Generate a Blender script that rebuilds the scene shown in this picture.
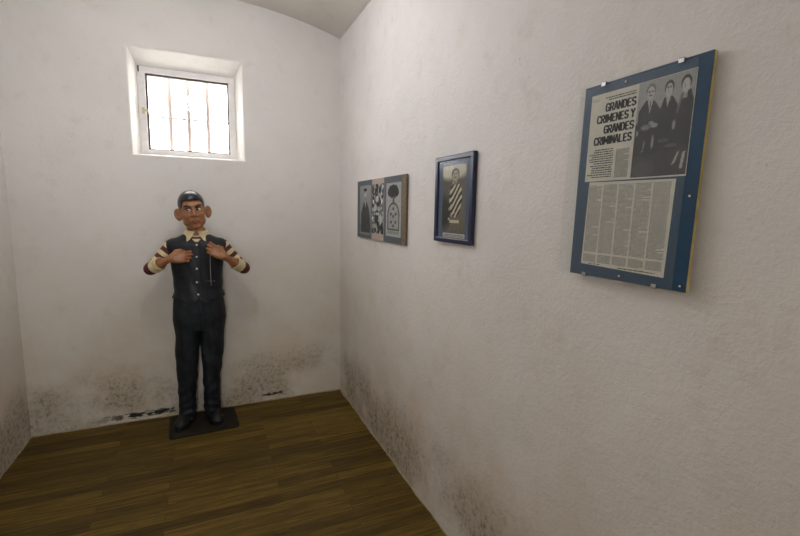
import bpy, bmesh, math, random
import numpy as np
from mathutils import Vector, Matrix
random.seed(7)
rng = np.random.RandomState(5)
D = bpy.data
scn = bpy.context.scene
for o in list(D.objects): D.objects.remove(o)
COL = scn.collection

# ------------------------------------------------------------------ camera
cam_d = D.cameras.new('camera'); cam = D.objects.new('camera', cam_d); COL.objects.link(cam)
cam_d.sensor_width = 36.0; cam_d.lens = 36.0*430.6/800.0
cam_d.clip_start = 0.02
yaw, pitch, roll = 0.421, -0.133, 0.019
fw = Vector((math.sin(yaw)*math.cos(pitch), math.cos(yaw)*math.cos(pitch), math.sin(pitch)))
r0 = Vector((math.cos(yaw), -math.sin(yaw), 0)); u0 = r0.cross(fw)
rr = math.cos(roll)*r0+math.sin(roll)*u0; uu = -math.sin(roll)*r0+math.cos(roll)*u0
mw = Matrix.Identity(4)
for i in range(3):
    mw[i][0] = rr[i]; mw[i][1] = uu[i]; mw[i][2] = -fw[i]
mw[0][3], mw[1][3], mw[2][3] = 0, 0, 1.45
cam.matrix_world = mw
scn.camera = cam

# ------------------------------------------------------------------ world, light, exposure
w = D.worlds.new('daylight'); scn.world = w; w.use_nodes = True
bg = w.node_tree.nodes['Background']; bg.inputs[0].default_value = (0.985, 0.98, 1.0, 1); bg.inputs[1].default_value = 14.0
LAMP_POS = (-0.08, 2.08, 2.42); LAMP_STRENGTH = 39.5; LAMP_COL = (0.985, 0.985, 1.05)
def portal(x0, x1, z0, z1, y, flip):
    l = D.lights.new('daylight_portal', 'AREA'); l.shape = 'RECTANGLE'; l.size = x1-x0; l.size_y = z1-z0
    o = D.objects.new('daylight_portal', l); COL.objects.link(o); l.cycles.is_portal = True
    o.location = ((x0+x1)/2, y, (z0+z1)/2); o.rotation_euler = (math.radians(-90 if flip else 90), 0, 0)
FILL_SLOT = (-0.40, -0.18, 2.05)                   # unseen slot added in the front wall to brighten the room
portal(-0.379, 0.207, 1.792, 2.344, 3.238+0.30, True)
portal(FILL_SLOT[0], FILL_SLOT[1], 0.0, FILL_SLOT[2], -1.2, False)
vs = scn.view_settings
vs.view_transform = 'Standard'; vs.look = 'None'; vs.exposure = 0.25; vs.gamma = 1.0; vs.use_curve_mapping = False

# ------------------------------------------------------------------ material helpers
def lin(c):
    c = c/255.0
    return c/12.92 if c <= 0.04045 else ((c+0.055)/1.055)**2.4
def rgb(r, g, b): return (lin(r), lin(g), lin(b), 1)
class NT:
    def __init__(s, name):
        s.m = D.materials.new(name); s.m.use_nodes = True; s.t = s.m.node_tree; s.n = s.t.nodes
        s.b = s.n['Principled BSDF']; s.out = s.n['Material Output']
    def add(s, typ, **kw):
        n = s.n.new(typ)
        for k, v in kw.items(): setattr(n, k, v)
        return n
    def link(s, a, b): s.t.links.new(a, b)
    def val(s, sock, v):
        if hasattr(v, 'is_output') or isinstance(v, bpy.types.NodeSocket): s.link(v, sock)
        else: sock.default_value = v
    def math(s, op, a, b=None, c=None, clamp=False):
        n = s.add('ShaderNodeMath', operation=op); n.use_clamp = clamp
        s.val(n.inputs[0], a)
        if b is not None: s.val(n.inputs[1], b)
        if c is not None: s.val(n.inputs[2], c)
        return n.outputs[0]
    def noise(s, vec, scale, detail=4, rough=0.55, dist=0.0):
        n = s.add('ShaderNodeTexNoise'); n.inputs['Scale'].default_value = scale
        n.inputs['Detail'].default_value = detail; n.inputs['Roughness'].default_value = rough
        n.inputs['Distortion'].default_value = dist
        if vec is not None: s.link(vec, n.inputs['Vector'])
        return n.outputs[0]
    def mapr(s, v, a, b, c=0.0, d=1.0):
        n = s.add('ShaderNodeMapRange'); n.clamp = True; n.interpolation_type = 'SMOOTHSTEP'
        s.link(v, n.inputs[0]); n.inputs[1].default_value = a; n.inputs[2].default_value = b
        n.inputs[3].default_value = c; n.inputs[4].default_value = d
        return n.outputs[0]
    def mix(s, f, a, b, mode='MIX'):
        n = s.add('ShaderNodeMix', data_type='RGBA', blend_type=mode)
        s.val(n.inputs[0], f); s.val(n.inputs[6], a); s.val(n.inputs[7], b)
        return n.outputs[2]
    def bump(s, h, strength, dist):
        n = s.add('ShaderNodeBump'); n.inputs['Strength'].default_value = strength; n.inputs['Distance'].default_value = dist
        s.link(h, n.inputs['Height']); s.link(n.outputs[0], s.b.inputs['Normal'])
    def mapping(s, vec, scale=(1, 1, 1), loc=(0, 0, 0), rot=(0, 0, 0)):
        n = s.add('ShaderNodeMapping'); n.inputs['Scale'].default_value = scale; n.inputs['Location'].default_value = loc
        n.inputs['Rotation'].default_value = rot; s.link(vec, n.inputs['Vector']); return n.outputs[0]
    def obj(s): return s.add('ShaderNodeTexCoord').outputs['Object']

def simple(name, col, rough=0.6, spec=0.5, metal=0.0, var=0.12, vscale=30, bump=0.0, bscale=80, coat=0.0):
    t = NT(name); t.b.inputs['Roughness'].default_value = rough; t.b.inputs['Metallic'].default_value = metal
    t.b.inputs['Specular IOR Level'].default_value = spec
    t.b.inputs['Coat Weight'].default_value = coat; t.b.inputs['Coat Roughness'].default_value = 0.25
    v = t.obj(); n = t.noise(v, vscale, 3)
    f = t.mapr(n, 0.3, 0.7)
    lo = tuple(c*(1-var) for c in col[:3])+(1,); hi = tuple(min(1, c*(1+var)) for c in col[:3])+(1,)
    t.link(t.mix(f, lo, hi), t.b.inputs['Base Color'])
    if bump: t.bump(t.noise(v, bscale, 3), bump, 0.002)
    return t.m

def plaster(name, base, mold, blackmold=False, bump=1.0, mold_axis=0):
    t = NT(name); t.b.inputs['Roughness'].default_value = 0.85; t.b.inputs['Specular IOR Level'].default_value = 0.15
    v = t.obj(); xyz = t.add('ShaderNodeSeparateXYZ'); t.link(v, xyz.inputs[0])
    z = xyz.outputs[2]; x = xyz.outputs[0]
    n1 = t.mapr(t.noise(v, 1.7, 5, 0.6), 0.3, 0.7)
    c = t.mix(n1, tuple(k*0.93 for k in base[:3])+(1,), base)
    n2 = t.mapr(t.noise(v, 9, 6, 0.7), 0.52, 0.78)
    c = t.mix(t.math('MULTIPLY', n2, 0.22), c, rgb(190, 172, 150))
    # small pits and specks
    vo = t.add('ShaderNodeTexVoronoi'); vo.inputs['Scale'].default_value = 26; t.link(v, vo.inputs['Vector'])
    sp = t.math('MULTIPLY', t.mapr(vo.outputs['Distance'], 0.05, 0.11, 1, 0), t.mapr(t.noise(v, 5, 3), 0.58, 0.66))
    c = t.mix(t.math('MULTIPLY', sp, 0.35), c, rgb(110, 95, 80))
    # broad yellowish tint, strongest low on the wall and fading upwards
    low_tint = t.mapr(z, 0.1, 1.75, 1.0, 0.0)
    dn = t.mapr(t.noise(v, 2.6, 6, 0.65), 0.3, 0.75, 0.45, 1.0)
    c = t.mix(t.math('MULTIPLY', t.math('MULTIPLY', low_tint, dn), 0.56), c, rgb(188, 168, 122))
    # mould speckle bands
    band = t.mapr(z, 0.16, mold, 1.0, 0.0)
    big = t.mapr(t.noise(v, 2.3, 3, 0.5), 0.38, 0.56)
    fine = t.mapr(t.noise(v, 38, 8, 0.8, 0.15), 0.46, 0.66)
    mk = t.math('MULTIPLY', t.math('MULTIPLY', band, big), fine)
    c = t.mix(t.math('MULTIPLY', t.math('MULTIPLY', band, big), 0.42), c, rgb(142, 124, 84))
    c = t.mix(t.math('MULTIPLY', mk, 0.78), c, rgb(80, 66, 40))
    if blackmold:
        vm = t.mapping(v, scale=(0.35, 1, 1))
        bl = t.mapr(t.noise(vm, 55, 5, 0.65, 0.4), 0.41, 0.50)
        z = t.math('ADD', z, t.math('MULTIPLY', t.math('SUBTRACT', t.noise(v, 30, 4, 0.7), 0.5), 0.045))
        zz = t.math('MULTIPLY', t.mapr(z, 0.018, 0.030), t.mapr(z, 0.050, 0.072, 1, 0))
        r1 = t.math('MULTIPLY', t.mapr(x, -0.82, -0.50), t.mapr(x, -0.27, -0.24, 1, 0))
        z2 = t.math('MULTIPLY', t.mapr(z, 0.034, 0.040), t.mapr(z, 0.050, 0.066, 1, 0))
        r2 = t.math('MULTIPLY', t.mapr(x, 0.30, 0.36), t.mapr(x, 0.47, 0.50, 1, 0))
        k = t.math('MULTIPLY', t.math('ADD', t.math('MULTIPLY', zz, r1), t.math('MULTIPLY', z2, r2)), bl, clamp=True)
        c = t.mix(t.math('MULTIPLY', k, 0.95), c, rgb(22, 18, 14))
    t.link(c, t.b.inputs['Base Color'])
    h = t.math('ADD', t.math('MULTIPLY', t.noise(v, 22, 5, 0.6, 0.5), 0.9), t.math('MULTIPLY', t.noise(v, 4.5, 4, 0.6), 1.6))
    ridg = t.mapr(t.noise(t.mapping(v, scale=(1, 1, 1.9), rot=(0.5, 0.3, 0)), 13, 3, 0.5, 1.6), 0.56, 0.68)
    h = t.math('ADD', h, t.math('MULTIPLY', ridg, 0.10)); h = t.math('ADD', h, t.math('MULTIPLY', t.noise(v, 80, 4, 0.7), 0.9))
    t.bump(h, 0.40*bump, 0.009)
    return t.m

M = {}
M['back'] = plaster('plaster_back', rgb(232, 229, 223), 0.50, True, 0.5)
M['side'] = plaster('plaster_side', rgb(240, 236, 232), 0.50, False, 1.0)
M['ceil'] = plaster('plaster_vault', rgb(248, 242, 234), 0.4, False, 0.3)
M['dust'] = simple('plaster_crumbs', rgb(168, 156, 128), 0.9, 0.1, bump=0.6, bscale=120)
M['white_paint'] = simple('white_paint', rgb(232, 228, 226), 0.4, var=0.04, bump=0.1)
M['dark_rim'] = simple('dark_bronze_rim', rgb(66, 54, 38), 0.55, var=0.4, vscale=60)
M['grille'] = simple('grille_paint', rgb(170, 154, 148), 0.5, var=0.03)
M['brass'] = simple('dull_brass', rgb(205, 190, 150), 0.4, metal=0.2)
M['skin'] = simple('painted_skin', rgb(158, 106, 66), 0.42, 0.5, var=0.22, vscale=22, bump=0.08, bscale=60, coat=0.15)
M['lip'] = simple('painted_lips', rgb(140, 78, 54), 0.4, coat=0.15)
M['hair'] = simple('painted_hair', rgb(22, 24, 32), 0.34, 0.5, var=0.3, vscale=90, coat=0.15)
M['brow'] = simple('painted_brow', rgb(38, 28, 22), 0.5)
M['sclera'] = simple('painted_sclera', rgb(225, 215, 195), 0.2, coat=0.4)
M['iris'] = simple('painted_iris', rgb(22, 16, 12), 0.2, coat=0.4)
M['cream'] = simple('cream_cloth', rgb(214, 196, 152), 0.6, var=0.14, vscale=16, bump=0.15)
M['maroon'] = simple('maroon_cloth', rgb(84, 30, 24), 0.55, var=0.25, vscale=20, bump=0.15)
M['vest'] = simple('vest_cloth', rgb(19, 24, 30), 0.5, 0.35, var=0.3, vscale=12, bump=0.2, bscale=50, coat=0.05)
M['trouser'] = simple('trouser_cloth', rgb(23, 28, 32), 0.65, 0.3, var=0.5, vscale=14, bump=0.35, bscale=40)
M['shoe'] = simple('shoe_leather', rgb(20, 20, 20), 0.5, 0.35, coat=0.0)
M['sole'] = simple('shoe_sole', rgb(14, 13, 12), 0.7)
M['button'] = simple('pearl_button', rgb(225, 222, 215), 0.25)
M['string'] = simple('grey_string', rgb(150, 145, 135), 0.8, bump=0.4, bscale=400)
M['plate'] = simple('dark_plate', rgb(40, 34, 26), 0.75, 0.2, var=0.25, vscale=14, bump=0.2)
M['blue_board'] = simple('blue_board', rgb(25, 66, 94), 0.4, 0.4, var=0.08)
M['mdf'] = simple('pale_fibreboard', rgb(196, 178, 108), 0.8, bump=0.3, bscale=200)
M['paper'] = simple('newsprint', rgb(222, 216, 203), 0.9, 0.1, var=0.05)
M['ink'] = simple('printing_ink', rgb(18, 18, 20), 0.8, 0.1)
M['ink_grey'] = simple('faded_ink', rgb(58, 56, 54), 0.85, 0.1)
M['chrome'] = simple('chrome', rgb(200, 200, 200), 0.22, metal=1.0)
M['navy'] = simple('navy_lacquer', rgb(16, 26, 62), 0.35, 0.4, var=0.1, coat=0.15)
M['mat'] = simple('grey_blue_mat', rgb(92, 104, 128), 0.8, 0.1, var=0.05)
M['slate'] = simple('slate_card', rgb(98, 103, 108), 0.7, 0.2, var=0.06)
M['ply'] = simple('brown_plywood', rgb(112, 98, 76), 0.6, var=0.2, vscale=60)
M['caption'] = simple('caption_card', rgb(200, 196, 186), 0.8, 0.1, var=0.03)
M['pinkpaper'] = simple('pinkish_paper', rgb(186, 170, 158), 0.85, 0.1, var=0.05)
def glass_mat(name, refl=1.0, haze=0.0, rough=0.03):
    t = NT(name); t.n.remove(t.b)
    tr = t.add('ShaderNodeBsdfTransparent'); tr.inputs[0].default_value = (0.97, 0.98, 0.975, 1)
    gl = t.add('ShaderNodeBsdfGlossy'); gl.inputs['Roughness'].default_value = rough
    fr = t.add('ShaderNodeFresnel'); fr.inputs[0].default_value = 1.5
    nz = t.noise(t.obj(), 3, 2); bp = t.add('ShaderNodeBump'); bp.inputs['Strength'].default_value = 0.02; t.link(nz, bp.inputs['Height'])
    t.link(bp.outputs[0], gl.inputs['Normal'])
    gm = t.add('ShaderNodeNewGeometry'); front = t.math('SUBTRACT', 1.0, gm.outputs['Backfacing'])
    mx = t.add('ShaderNodeMixShader'); t.link(t.math('MULTIPLY', t.math('MULTIPLY', fr.outputs[0], refl), front), mx.inputs[0])
    t.link(tr.outputs[0], mx.inputs[1]); t.link(gl.outputs[0], mx.inputs[2])
    last = mx
    if haze:
        df = t.add('ShaderNodeBsdfDiffuse'); df.inputs[0].default_value = (0.75, 0.77, 0.78, 1)
        m2 = t.add('ShaderNodeMixShader'); m2.inputs[0].default_value = haze
        t.link(mx.outputs[0], m2.inputs[1]); t.link(df.outputs[0], m2.inputs[2]); last = m2
    t.link(last.outputs[0], t.out.inputs[0]); return t.m
M['glass'] = glass_mat('clear_glass', 0.5, 0.0)
M['picture_glass'] = glass_mat('picture_glass', 0.4, 0.0, 0.16)
M['reflection_haze_glass'] = glass_mat('reflection_haze_glass', 0.5, 0.035)  # pale diffuse veil mixed in to imitate the greyish reflection on the pane
t = NT('lamp_glow'); t.b.inputs['Base Color'].default_value = (0.9, 0.88, 0.85, 1)
t.b.inputs['Emission Color'].default_value = LAMP_COL+(1,); t.b.inputs['Emission Strength'].default_value = LAMP_STRENGTH
M['lamp'] = t.m
# photo prints: tone comes from a colour attribute printed on the paper
t = NT('photo_print'); a = t.add('ShaderNodeVertexColor'); a.layer_name = 'tone'
t.link(a.outputs[0], t.b.inputs['Base Color']); t.b.inputs['Roughness'].default_value = 0.6; t.b.inputs['Specular IOR Level'].default_value = 0.3
M['print'] = t.m
# floor boards
t = NT('wood_floor'); t.b.inputs['Roughness'].default_value = 0.6; t.b.inputs['Specular IOR Level'].default_value = 0.2
v = t.obj()
br = t.add('ShaderNodeTexBrick'); br.offset = 0.37; br.offset_frequency = 2; br.squash = 1.0
t.link(t.mapping(v, loc=(0.23, 0.02, 0)), br.inputs['Vector'])
br.inputs['Scale'].default_value = 1.0; br.inputs['Brick Width'].default_value = 0.83; br.inputs['Row Height'].default_value = 0.064
br.inputs['Mortar Size'].default_value = 0.0016; br.inputs['Mortar Smooth'].default_value = 0.3; br.inputs['Bias'].default_value = -0.05
br.inputs['Color1'].default_value = (0, 0, 0, 1); br.inputs['Color2'].default_value = (1, 1, 1, 1); br.inputs['Mortar'].default_value = (0.3, 0.3, 0.3, 1)
seed = t.add('ShaderNodeSeparateColor'); t.link(br.outputs['Color'], seed.inputs[0])
off = t.add('ShaderNodeCombineXYZ'); t.link(t.math('MULTIPLY', seed.outputs[0], 13.0), off.inputs[0]); t.link(t.math('MULTIPLY', seed.outputs[0], 7.0), off.inputs[2])
va = t.add('ShaderNodeVectorMath', operation='ADD'); t.link(v, va.inputs[0]); t.link(off.outputs[0], va.inputs[1])
grain = t.noise(t.mapping(va.outputs[0], scale=(1.3, 22, 1)), 3.2, 6, 0.65, 0.4)
fleck = t.mapr(t.noise(t.mapping(va.outputs[0], scale=(1, 4, 1)), 11, 5, 0.7), 0.56, 0.72)
ramp = t.add('ShaderNodeValToRGB'); t.link(t.math('ADD', t.math('MULTIPLY', seed.outputs[0], 0.52), t.math('MULTIPLY', t.mapr(grain, 0.3, 0.7), 0.5)), ramp.inputs[0])
e = ramp.color_ramp.elements; e[0].position = 0.10; e[0].color = rgb(66, 51, 22); e[1].position = 0.92; e[1].color = rgb(126, 102, 42)
e2 = ramp.color_ramp.elements.new(0.5); e2.color = rgb(92, 73, 30)
c = t.mix(t.math('MULTIPLY', fleck, 0.6), ramp.outputs[0], rgb(46, 32, 17))
c = t.mix(t.math('MULTIPLY', br.outputs['Fac'], 0.35), c, rgb(40, 30, 14))
t.link(c, t.b.inputs['Base Color'])
t.bump(t.math('SUBTRACT', t.math('MULTIPLY', grain, 0.3), br.outputs['Fac']), 0.25, 0.002)
M['floor'] = t.m

# ------------------------------------------------------------------ mesh helpers
def link(name, me, mats, parent=None, smooth=False):
    o = D.objects.new(name, me); COL.objects.link(o)
    for m in (mats if isinstance(mats, (list, tuple)) else [mats]): me.materials.append(m)
    if smooth: me.polygons.foreach_set('use_smooth', [True]*len(me.polygons))
    if parent is not None: o.parent = parent
    return o
def from_bm(name, bm, mats, parent=None, smooth=False):
    bmesh.ops.recalc_face_normals(bm, faces=bm.faces[:])
    me = D.meshes.new(name); bm.to_mesh(me); bm.free(); return link(name, me, mats, parent, smooth)
def box(bm, lo, hi):
    vs_ = [bm.verts.new((x, y, z)) for x in (lo[0], hi[0]) for y in (lo[1], hi[1]) for z in (lo[2], hi[2])]
    for f in ((0, 1, 3, 2), (4, 6, 7, 5), (0, 4, 5, 1), (2, 3, 7, 6), (0, 2, 6, 4), (1, 5, 7, 3)): bm.faces.new([vs_[i] for i in f])
def bevel(bm, w, seg=2, ang=0.5):
    ed = [e for e in bm.edges if len(e.link_faces) == 2 and e.calc_face_angle(0) > ang]
    bmesh.ops.bevel(bm, geom=ed, offset=w, segments=seg, profile=0.5, affect='EDGES')
def empty(name, label, cat, group=None, mat=None):
    o = D.objects.new(name, None); COL.objects.link(o); o.empty_display_size = 0.1
    tag(o, label, cat, group)
    if mat is not None: o.matrix_world = mat
    return o
def tag(o, label, cat, group=None):
    o['label'] = label; o['category'] = cat
    if group: o['group'] = group
def structure(o): o['kind'] = 'structure'; return o
def tube(bm, pts, r, seg=8, caps=True):
    pts = [Vector([float(q) for q in p]) for p in pts]; rs = [float(q) for q in r] if isinstance(r, (list, tuple)) else [float(r)]*len(pts)
    rings = []
    for i, p in enumerate(pts):
        d = (pts[min(i+1, len(pts)-1)]-pts[max(i-1, 0)]).normalized()
        a = d.orthogonal().normalized() if i == 0 else (a-d*a.dot(d)).normalized()
        b = d.cross(a)
        rings.append([bm.verts.new(p+rs[i]*(math.cos(t_)*a+math.sin(t_)*b)) for t_ in [2*math.pi*k/seg for k in range(seg)]])
    for i in range(len(rings)-1):
        for k in range(seg): bm.faces.new((rings[i][k], rings[i][(k+1) % seg], rings[i+1][(k+1) % seg], rings[i+1][k]))
    if caps: bm.faces.new(rings[0][::-1]); bm.faces.new(rings[-1])

# ------------------------------------------------------------------ room shell
XL, XR, YB, YF = -1.055, 0.937, 3.238, -1.1
ZS, RISE = 2.677, 0.134
T = 0.30
CX = (XL+XR)/2; HW = (XR-XL)/2
bm = bmesh.new(); box(bm, (XL-T, YF-T, -0.08), (XR+T, YB+T, 0)); structure(from_bm('floor', bm, M['floor']))
bm = bmesh.new(); box(bm, (XL-T, YF-T, 0), (XL, YB+0.001, 2.95)); structure(from_bm('wall_left', bm, M['side']))
bm = bmesh.new(); box(bm, (XR, YF-T, 0), (XR+T, YB+0.001, 2.95)); structure(from_bm('wall_right', bm, M['side']))
bm = bmesh.new(); pr_ = [(XL, 0), (FILL_SLOT[0], 0), (FILL_SLOT[0], FILL_SLOT[2]), (FILL_SLOT[1], FILL_SLOT[2]), (FILL_SLOT[1], 0), (XR, 0), (XR, 2.95), (XL, 2.95)]
a_ = [bm.verts.new((x, YF-T, z)) for x, z in pr_]; b_ = [bm.verts.new((x, YF, z)) for x, z in pr_]
bm.faces.new(a_); bm.faces.new(b_[::-1])
for k in range(8): bm.faces.new((a_[k], a_[(k+1) % 8], b_[(k+1) % 8], b_[k]))
structure(from_bm('wall_front', bm, M['side']))
# vaulted ceiling: a thick shell whose underside is a shallow arch
bm = bmesh.new(); n = 40; A = []; B = []
for y in (YF-T, YB+T):
    ra = []; rb = []
    for i in range(n+1):
        s = -1+2*i/n; x = CX+s*(HW+0.02)
        z = ZS+RISE*(1-abs(s)**2.4) if abs(s) < 1 else ZS
        ra.append(bm.verts.new((x, y, z))); rb.append(bm.verts.new((x, y, 3.05)))
    A.append(ra); B.append(rb)
for i in range(n):
    bm.faces.new((A[0][i], A[0][i+1], A[1][i+1], A[1][i])); bm.faces.new((B[0][i], B[1][i], B[1][i+1], B[0][i+1]))
    for k in (0, 1): bm.faces.new((A[k][i], B[k][i], B[k][i+1], A[k][i+1]))
for i in (0, n): bm.faces.new((A[0][i], A[1][i], B[1][i], B[0][i]))
o = from_bm('ceiling', bm, M['ceil'], smooth=False); structure(o)
for p in o.data.polygons:
    if p.normal.z < -0.2: p.use_smooth = True
# back wall with the splayed window opening
WX0, WX1, WZ0, WZ1 = -0.414, 0.253, 1.770, 2.423
IX0, IX1, IZ0, IZ1 = -0.379, 0.207, 1.792, 2.344     # opening at the window frame
DF = 0.15
bm = bmesh.new()
def ring(x0, x1, z0, z1, y): return [bm.verts.new(p) for p in ((x0, y, z0), (x1, y, z0), (x1, y, z1), (x0, y, z1))]
R = [ring(XL-T, XR+T, 0, 2.95, YB), ring(WX0, WX1, WZ0, WZ1, YB), ring(IX0, IX1, IZ0, IZ1, YB+DF), ring(IX0, IX1, IZ0, IZ1, YB+0.42), ring(XL-T, XR+T, 0, 2.95, YB+0.42)]
for a_, b_ in ((0, 1), (1, 2), (2, 3), (3, 4), (4, 0)):
    for k in range(4):
        bm.faces.new((R[a_][k], R[a_][(k+1) % 4], R[b_][(k+1) % 4], R[b_][k]))
ed = [e for e in bm.edges if all(abs(v.co.y-YB) < 1e-5 and WX0-1e-4 < v.co.x < WX1+1e-4 and WZ0-1e-4 < v.co.z < WZ1+1e-4 for v in e.verts)]
bmesh.ops.bevel(bm, geom=ed, offset=0.008, segments=3, profile=0.5, affect='EDGES')
structure(from_bm('wall_back', bm, M['back']))
# crumbled plaster fillets where walls meet the boards
def fillet(name, p0, p1, nrm, w0=0.007, h0=0.010):
    bm = bmesh.new(); n = 160; prev = None; p0 = Vector(p0); p1 = Vector(p1); nrm = Vector(nrm); ph = random.random()*9
    for i in range(n+1):
        s = i/n; p = p0.lerp(p1, s)
        k = 0.7+0.35*math.sin(s*31+ph)+0.3*math.sin(s*87+ph*2)+0.5*random.random()
        w_ = w0*k; h_ = h0*(0.6+0.6*random.random()*k)
        r_ = [bm.verts.new(p-nrm*0.004+Vector((0, 0, -0.002))), bm.verts.new(p-nrm*0.004+Vector((0, 0, h_))), bm.verts.new(p+nrm*w_*0.6+Vector((0, 0, h_*0.45))), bm.verts.new(p+nrm*w_+Vector((0, 0, -0.002)))]
        if prev:
            for q in range(4): bm.faces.new((prev[q], prev[(q+1) % 4], r_[(q+1) % 4], r_[q]))
        else: bm.faces.new(r_)
        prev = r_
    bm.faces.new(prev)
    structure(from_bm(name, bm, M['dust']))
fillet('trim_1', (XR, 0.2, 0), (XR, YB, 0), (-1, 0, 0))
fillet('trim_2', (XL, YB, 0), (XR, YB, 0), (0, -1, 0))
fillet('trim_3', (XL, 0.6, 0), (XL, YB, 0), (1, 0, 0), 0.005, 0.007)

# ------------------------------------------------------------------ window
yf = YB+DF
def frame_bm(x0, x1, z0, z1, y0, y1, wl, wr, wb, wt, bv=0.002):
    bm = bmesh.new()
    o_ = [(x0, z0), (x1, z0), (x1, z1), (x0, z1)]; i_ = [(x0+wl, z0+wb), (x1-wr, z0+wb), (x1-wr, z1-wt), (x0+wl, z1-wt)]
    V = {}
    for y in (y0, y1):
        for nm, L in (('o', o_), ('i', i_)): V[nm, y] = [bm.verts.new((x, y, z)) for x, z in L]
    for k in range(4):
        j = (k+1) % 4
        bm.faces.new((V['o', y0][k], V['o', y0][j], V['i', y0][j], V['i', y0][k]))
        bm.faces.new((V['o', y1][k], V['i', y1][k], V['i', y1][j], V['o', y1][j]))
        bm.faces.new((V['o', y0][k], V['o', y1][k], V['o', y1][j], V['o', y0][j]))
        bm.faces.new((V['i', y0][k], V['i', y0][j], V['i', y1][j], V['i', y1][k]))
    bmesh.ops.recalc_face_normals(bm, faces=bm.faces[:])
    if bv: bevel(bm, bv, 2)
    return bm
win = D.objects.new('window_1', None); COL.objects.link(win); win.location = ((IX0+IX1)/2, yf, IZ0); structure(win)
def wpart(name, bm, mat, **k):
    bmesh.ops.translate(bm, verts=bm.verts[:], vec=-Vector(win.location)); return from_bm(name, bm, mat, win, **k)
wpart('window_frame', frame_bm(IX0-0.004, IX1+0.004, IZ0-0.004, IZ1+0.004, yf-0.012, yf+0.05, 0.046, 0.042, 0.034, 0.040, 0.004), M['white_paint'])
wpart('sash', frame_bm(-0.339, 0.170, 1.820, 2.310, yf+0.000, yf+0.035, 0.013, 0.010, 0.010, 0.015, 0.001), M['dark_rim'])
bm = bmesh.new(); box(bm, (-0.328, yf+0.016, 1.829), (0.162, yf+0.020, 2.297)); wpart('pane', bm, M['glass'])
bm = bmesh.new(); box(bm, (-0.362, yf-0.030, 2.050), (-0.346, yf-0.012, 2.085)); box(bm, (-0.360, yf-0.036, 2.062), (-0.325, yf-0.026, 2.073)); bevel(bm, 0.003)
wpart('latch', bm, M['brass'])
for z in (2.335,):
    bm = bmesh.new(); tube(bm, [(-0.372, yf-0.016, z-0.025), (-0.372, yf-0.016, z+0.012)], 0.004); wpart('hinge', bm, M['dark_rim'])
bm = bmesh.new(); tube(bm, [(IX0, yf+0.16, 2.065), (IX1, yf+0.16, 2.065)], 0.0075); wpart('grille_bar', bm, M['grille'])
for x in (-0.210, -0.092, 0.034):
    bm = bmesh.new(); tube(bm, [(x, yf+0.15, IZ0), (x, yf+0.15, IZ1)], 0.0145, 10); wpart('grille_bar', bm, M['grille'])

# ------------------------------------------------------------------ ceiling lamp
lx, ly, lz = LAMP_POS; zc = ZS+RISE*(1-abs((lx-CX)/HW)**2.4)
lamp = empty('ceiling_lamp', 'round white globe lamp fixed to the vaulted ceiling above the statue', 'lamp', mat=Matrix.Translation((lx, ly, zc)))
bm = bmesh.new(); tube(bm, [(0, 0, 0.0), (0, 0, -0.02), (0, 0, -0.05), (0, 0, -0.085)], [0.075, 0.075, 0.05, 0.045], 24); from_bm('lamp_base', bm, M['white_paint'], lamp, True)
bm = bmesh.new(); bmesh.ops.create_uvsphere(bm, u_segments=24, v_segments=16, radius=0.085); bmesh.ops.translate(bm, verts=bm.verts[:], vec=(0, 0, lz-zc)); from_bm('lamp_globe', bm, M['lamp'], lamp, True)

# ------------------------------------------------------------------ wall pictures
def pic_matrix(y_mid, z_base, t_off, lean=0.0):
    ex = Vector((0, -1, 0)); ey = Vector((math.sin(lean), 0, math.cos(lean))); n = ex.cross(ey)
    m = Matrix.Identity(4)
    for i in range(3): m[i][0] = ex[i]; m[i][1] = ey[i]; m[i][2] = n[i]
    m[0][3], m[1][3], m[2][3] = XR-t_off, y_mid, z_base
    return m
def slab(name, u0, u1, v0, v1, n0, n1, mat, parent, bv=0.0):
    bm = bmesh.new(); box(bm, (u0, v0, n0), (u1, v1, n1))
    bmesh.ops.recalc_face_normals(bm, faces=bm.faces[:])
    if bv: bevel(bm, bv)
    return from_bm(name, bm, mat, parent)
LET = {'G': [[(.95, .78), (.72, .95), (.3, .95), (.1, .75), (.1, .25), (.3, .05), (.75, .05), (.92, .2), (.92, .47), (.55, .47)]],
       'R': [[(.12, 0), (.12, .95), (.7, .95), (.88, .82), (.88, .6), (.7, .48), (.12, .48)], [(.5, .48), (.9, 0)]],
       'A': [[(.05, 0), (.42, 1), (.58, 1), (.95, 0)], [(.22, .3), (.78, .3)]], 'N': [[(.12, 0), (.12, 1)], [(.14, .95), (.86, .05)], [(.88, 0), (.88, 1)]],
       'D': [[(.12, .05), (.12, .95), (.62, .95), (.88, .75), (.88, .25), (.62, .05), (.12, .05)]], 'E': [[(.9, .95), (.14, .95), (.14, .05), (.9, .05)], [(.14, .5), (.8, .5)]],
       'S': [[(.9, .8), (.7, .95), (.3, .95), (.1, .82), (.1, .62), (.3, .53), (.7, .47), (.9, .36), (.9, .18), (.7, .05), (.3, .05), (.08, .2)]],
       'C': [[(.92, .76), (.72, .95), (.3, .95), (.1, .75), (.1, .25), (.3, .05), (.72, .05), (.92, .24)]], 'I': [[(.5, 0), (.5, 1)]],
       'M': [[(.1, 0), (.1, 1)], [(.12, .95), (.5, .25), (.88, .95)], [(.9, 0), (.9, 1)]], 'Y': [[(.05, 1), (.5, .48), (.95, 1)], [(.5, .5), (.5, 0)]], 'L': [[(.14, 1), (.14, .05), (.9, .05)]]}
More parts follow.
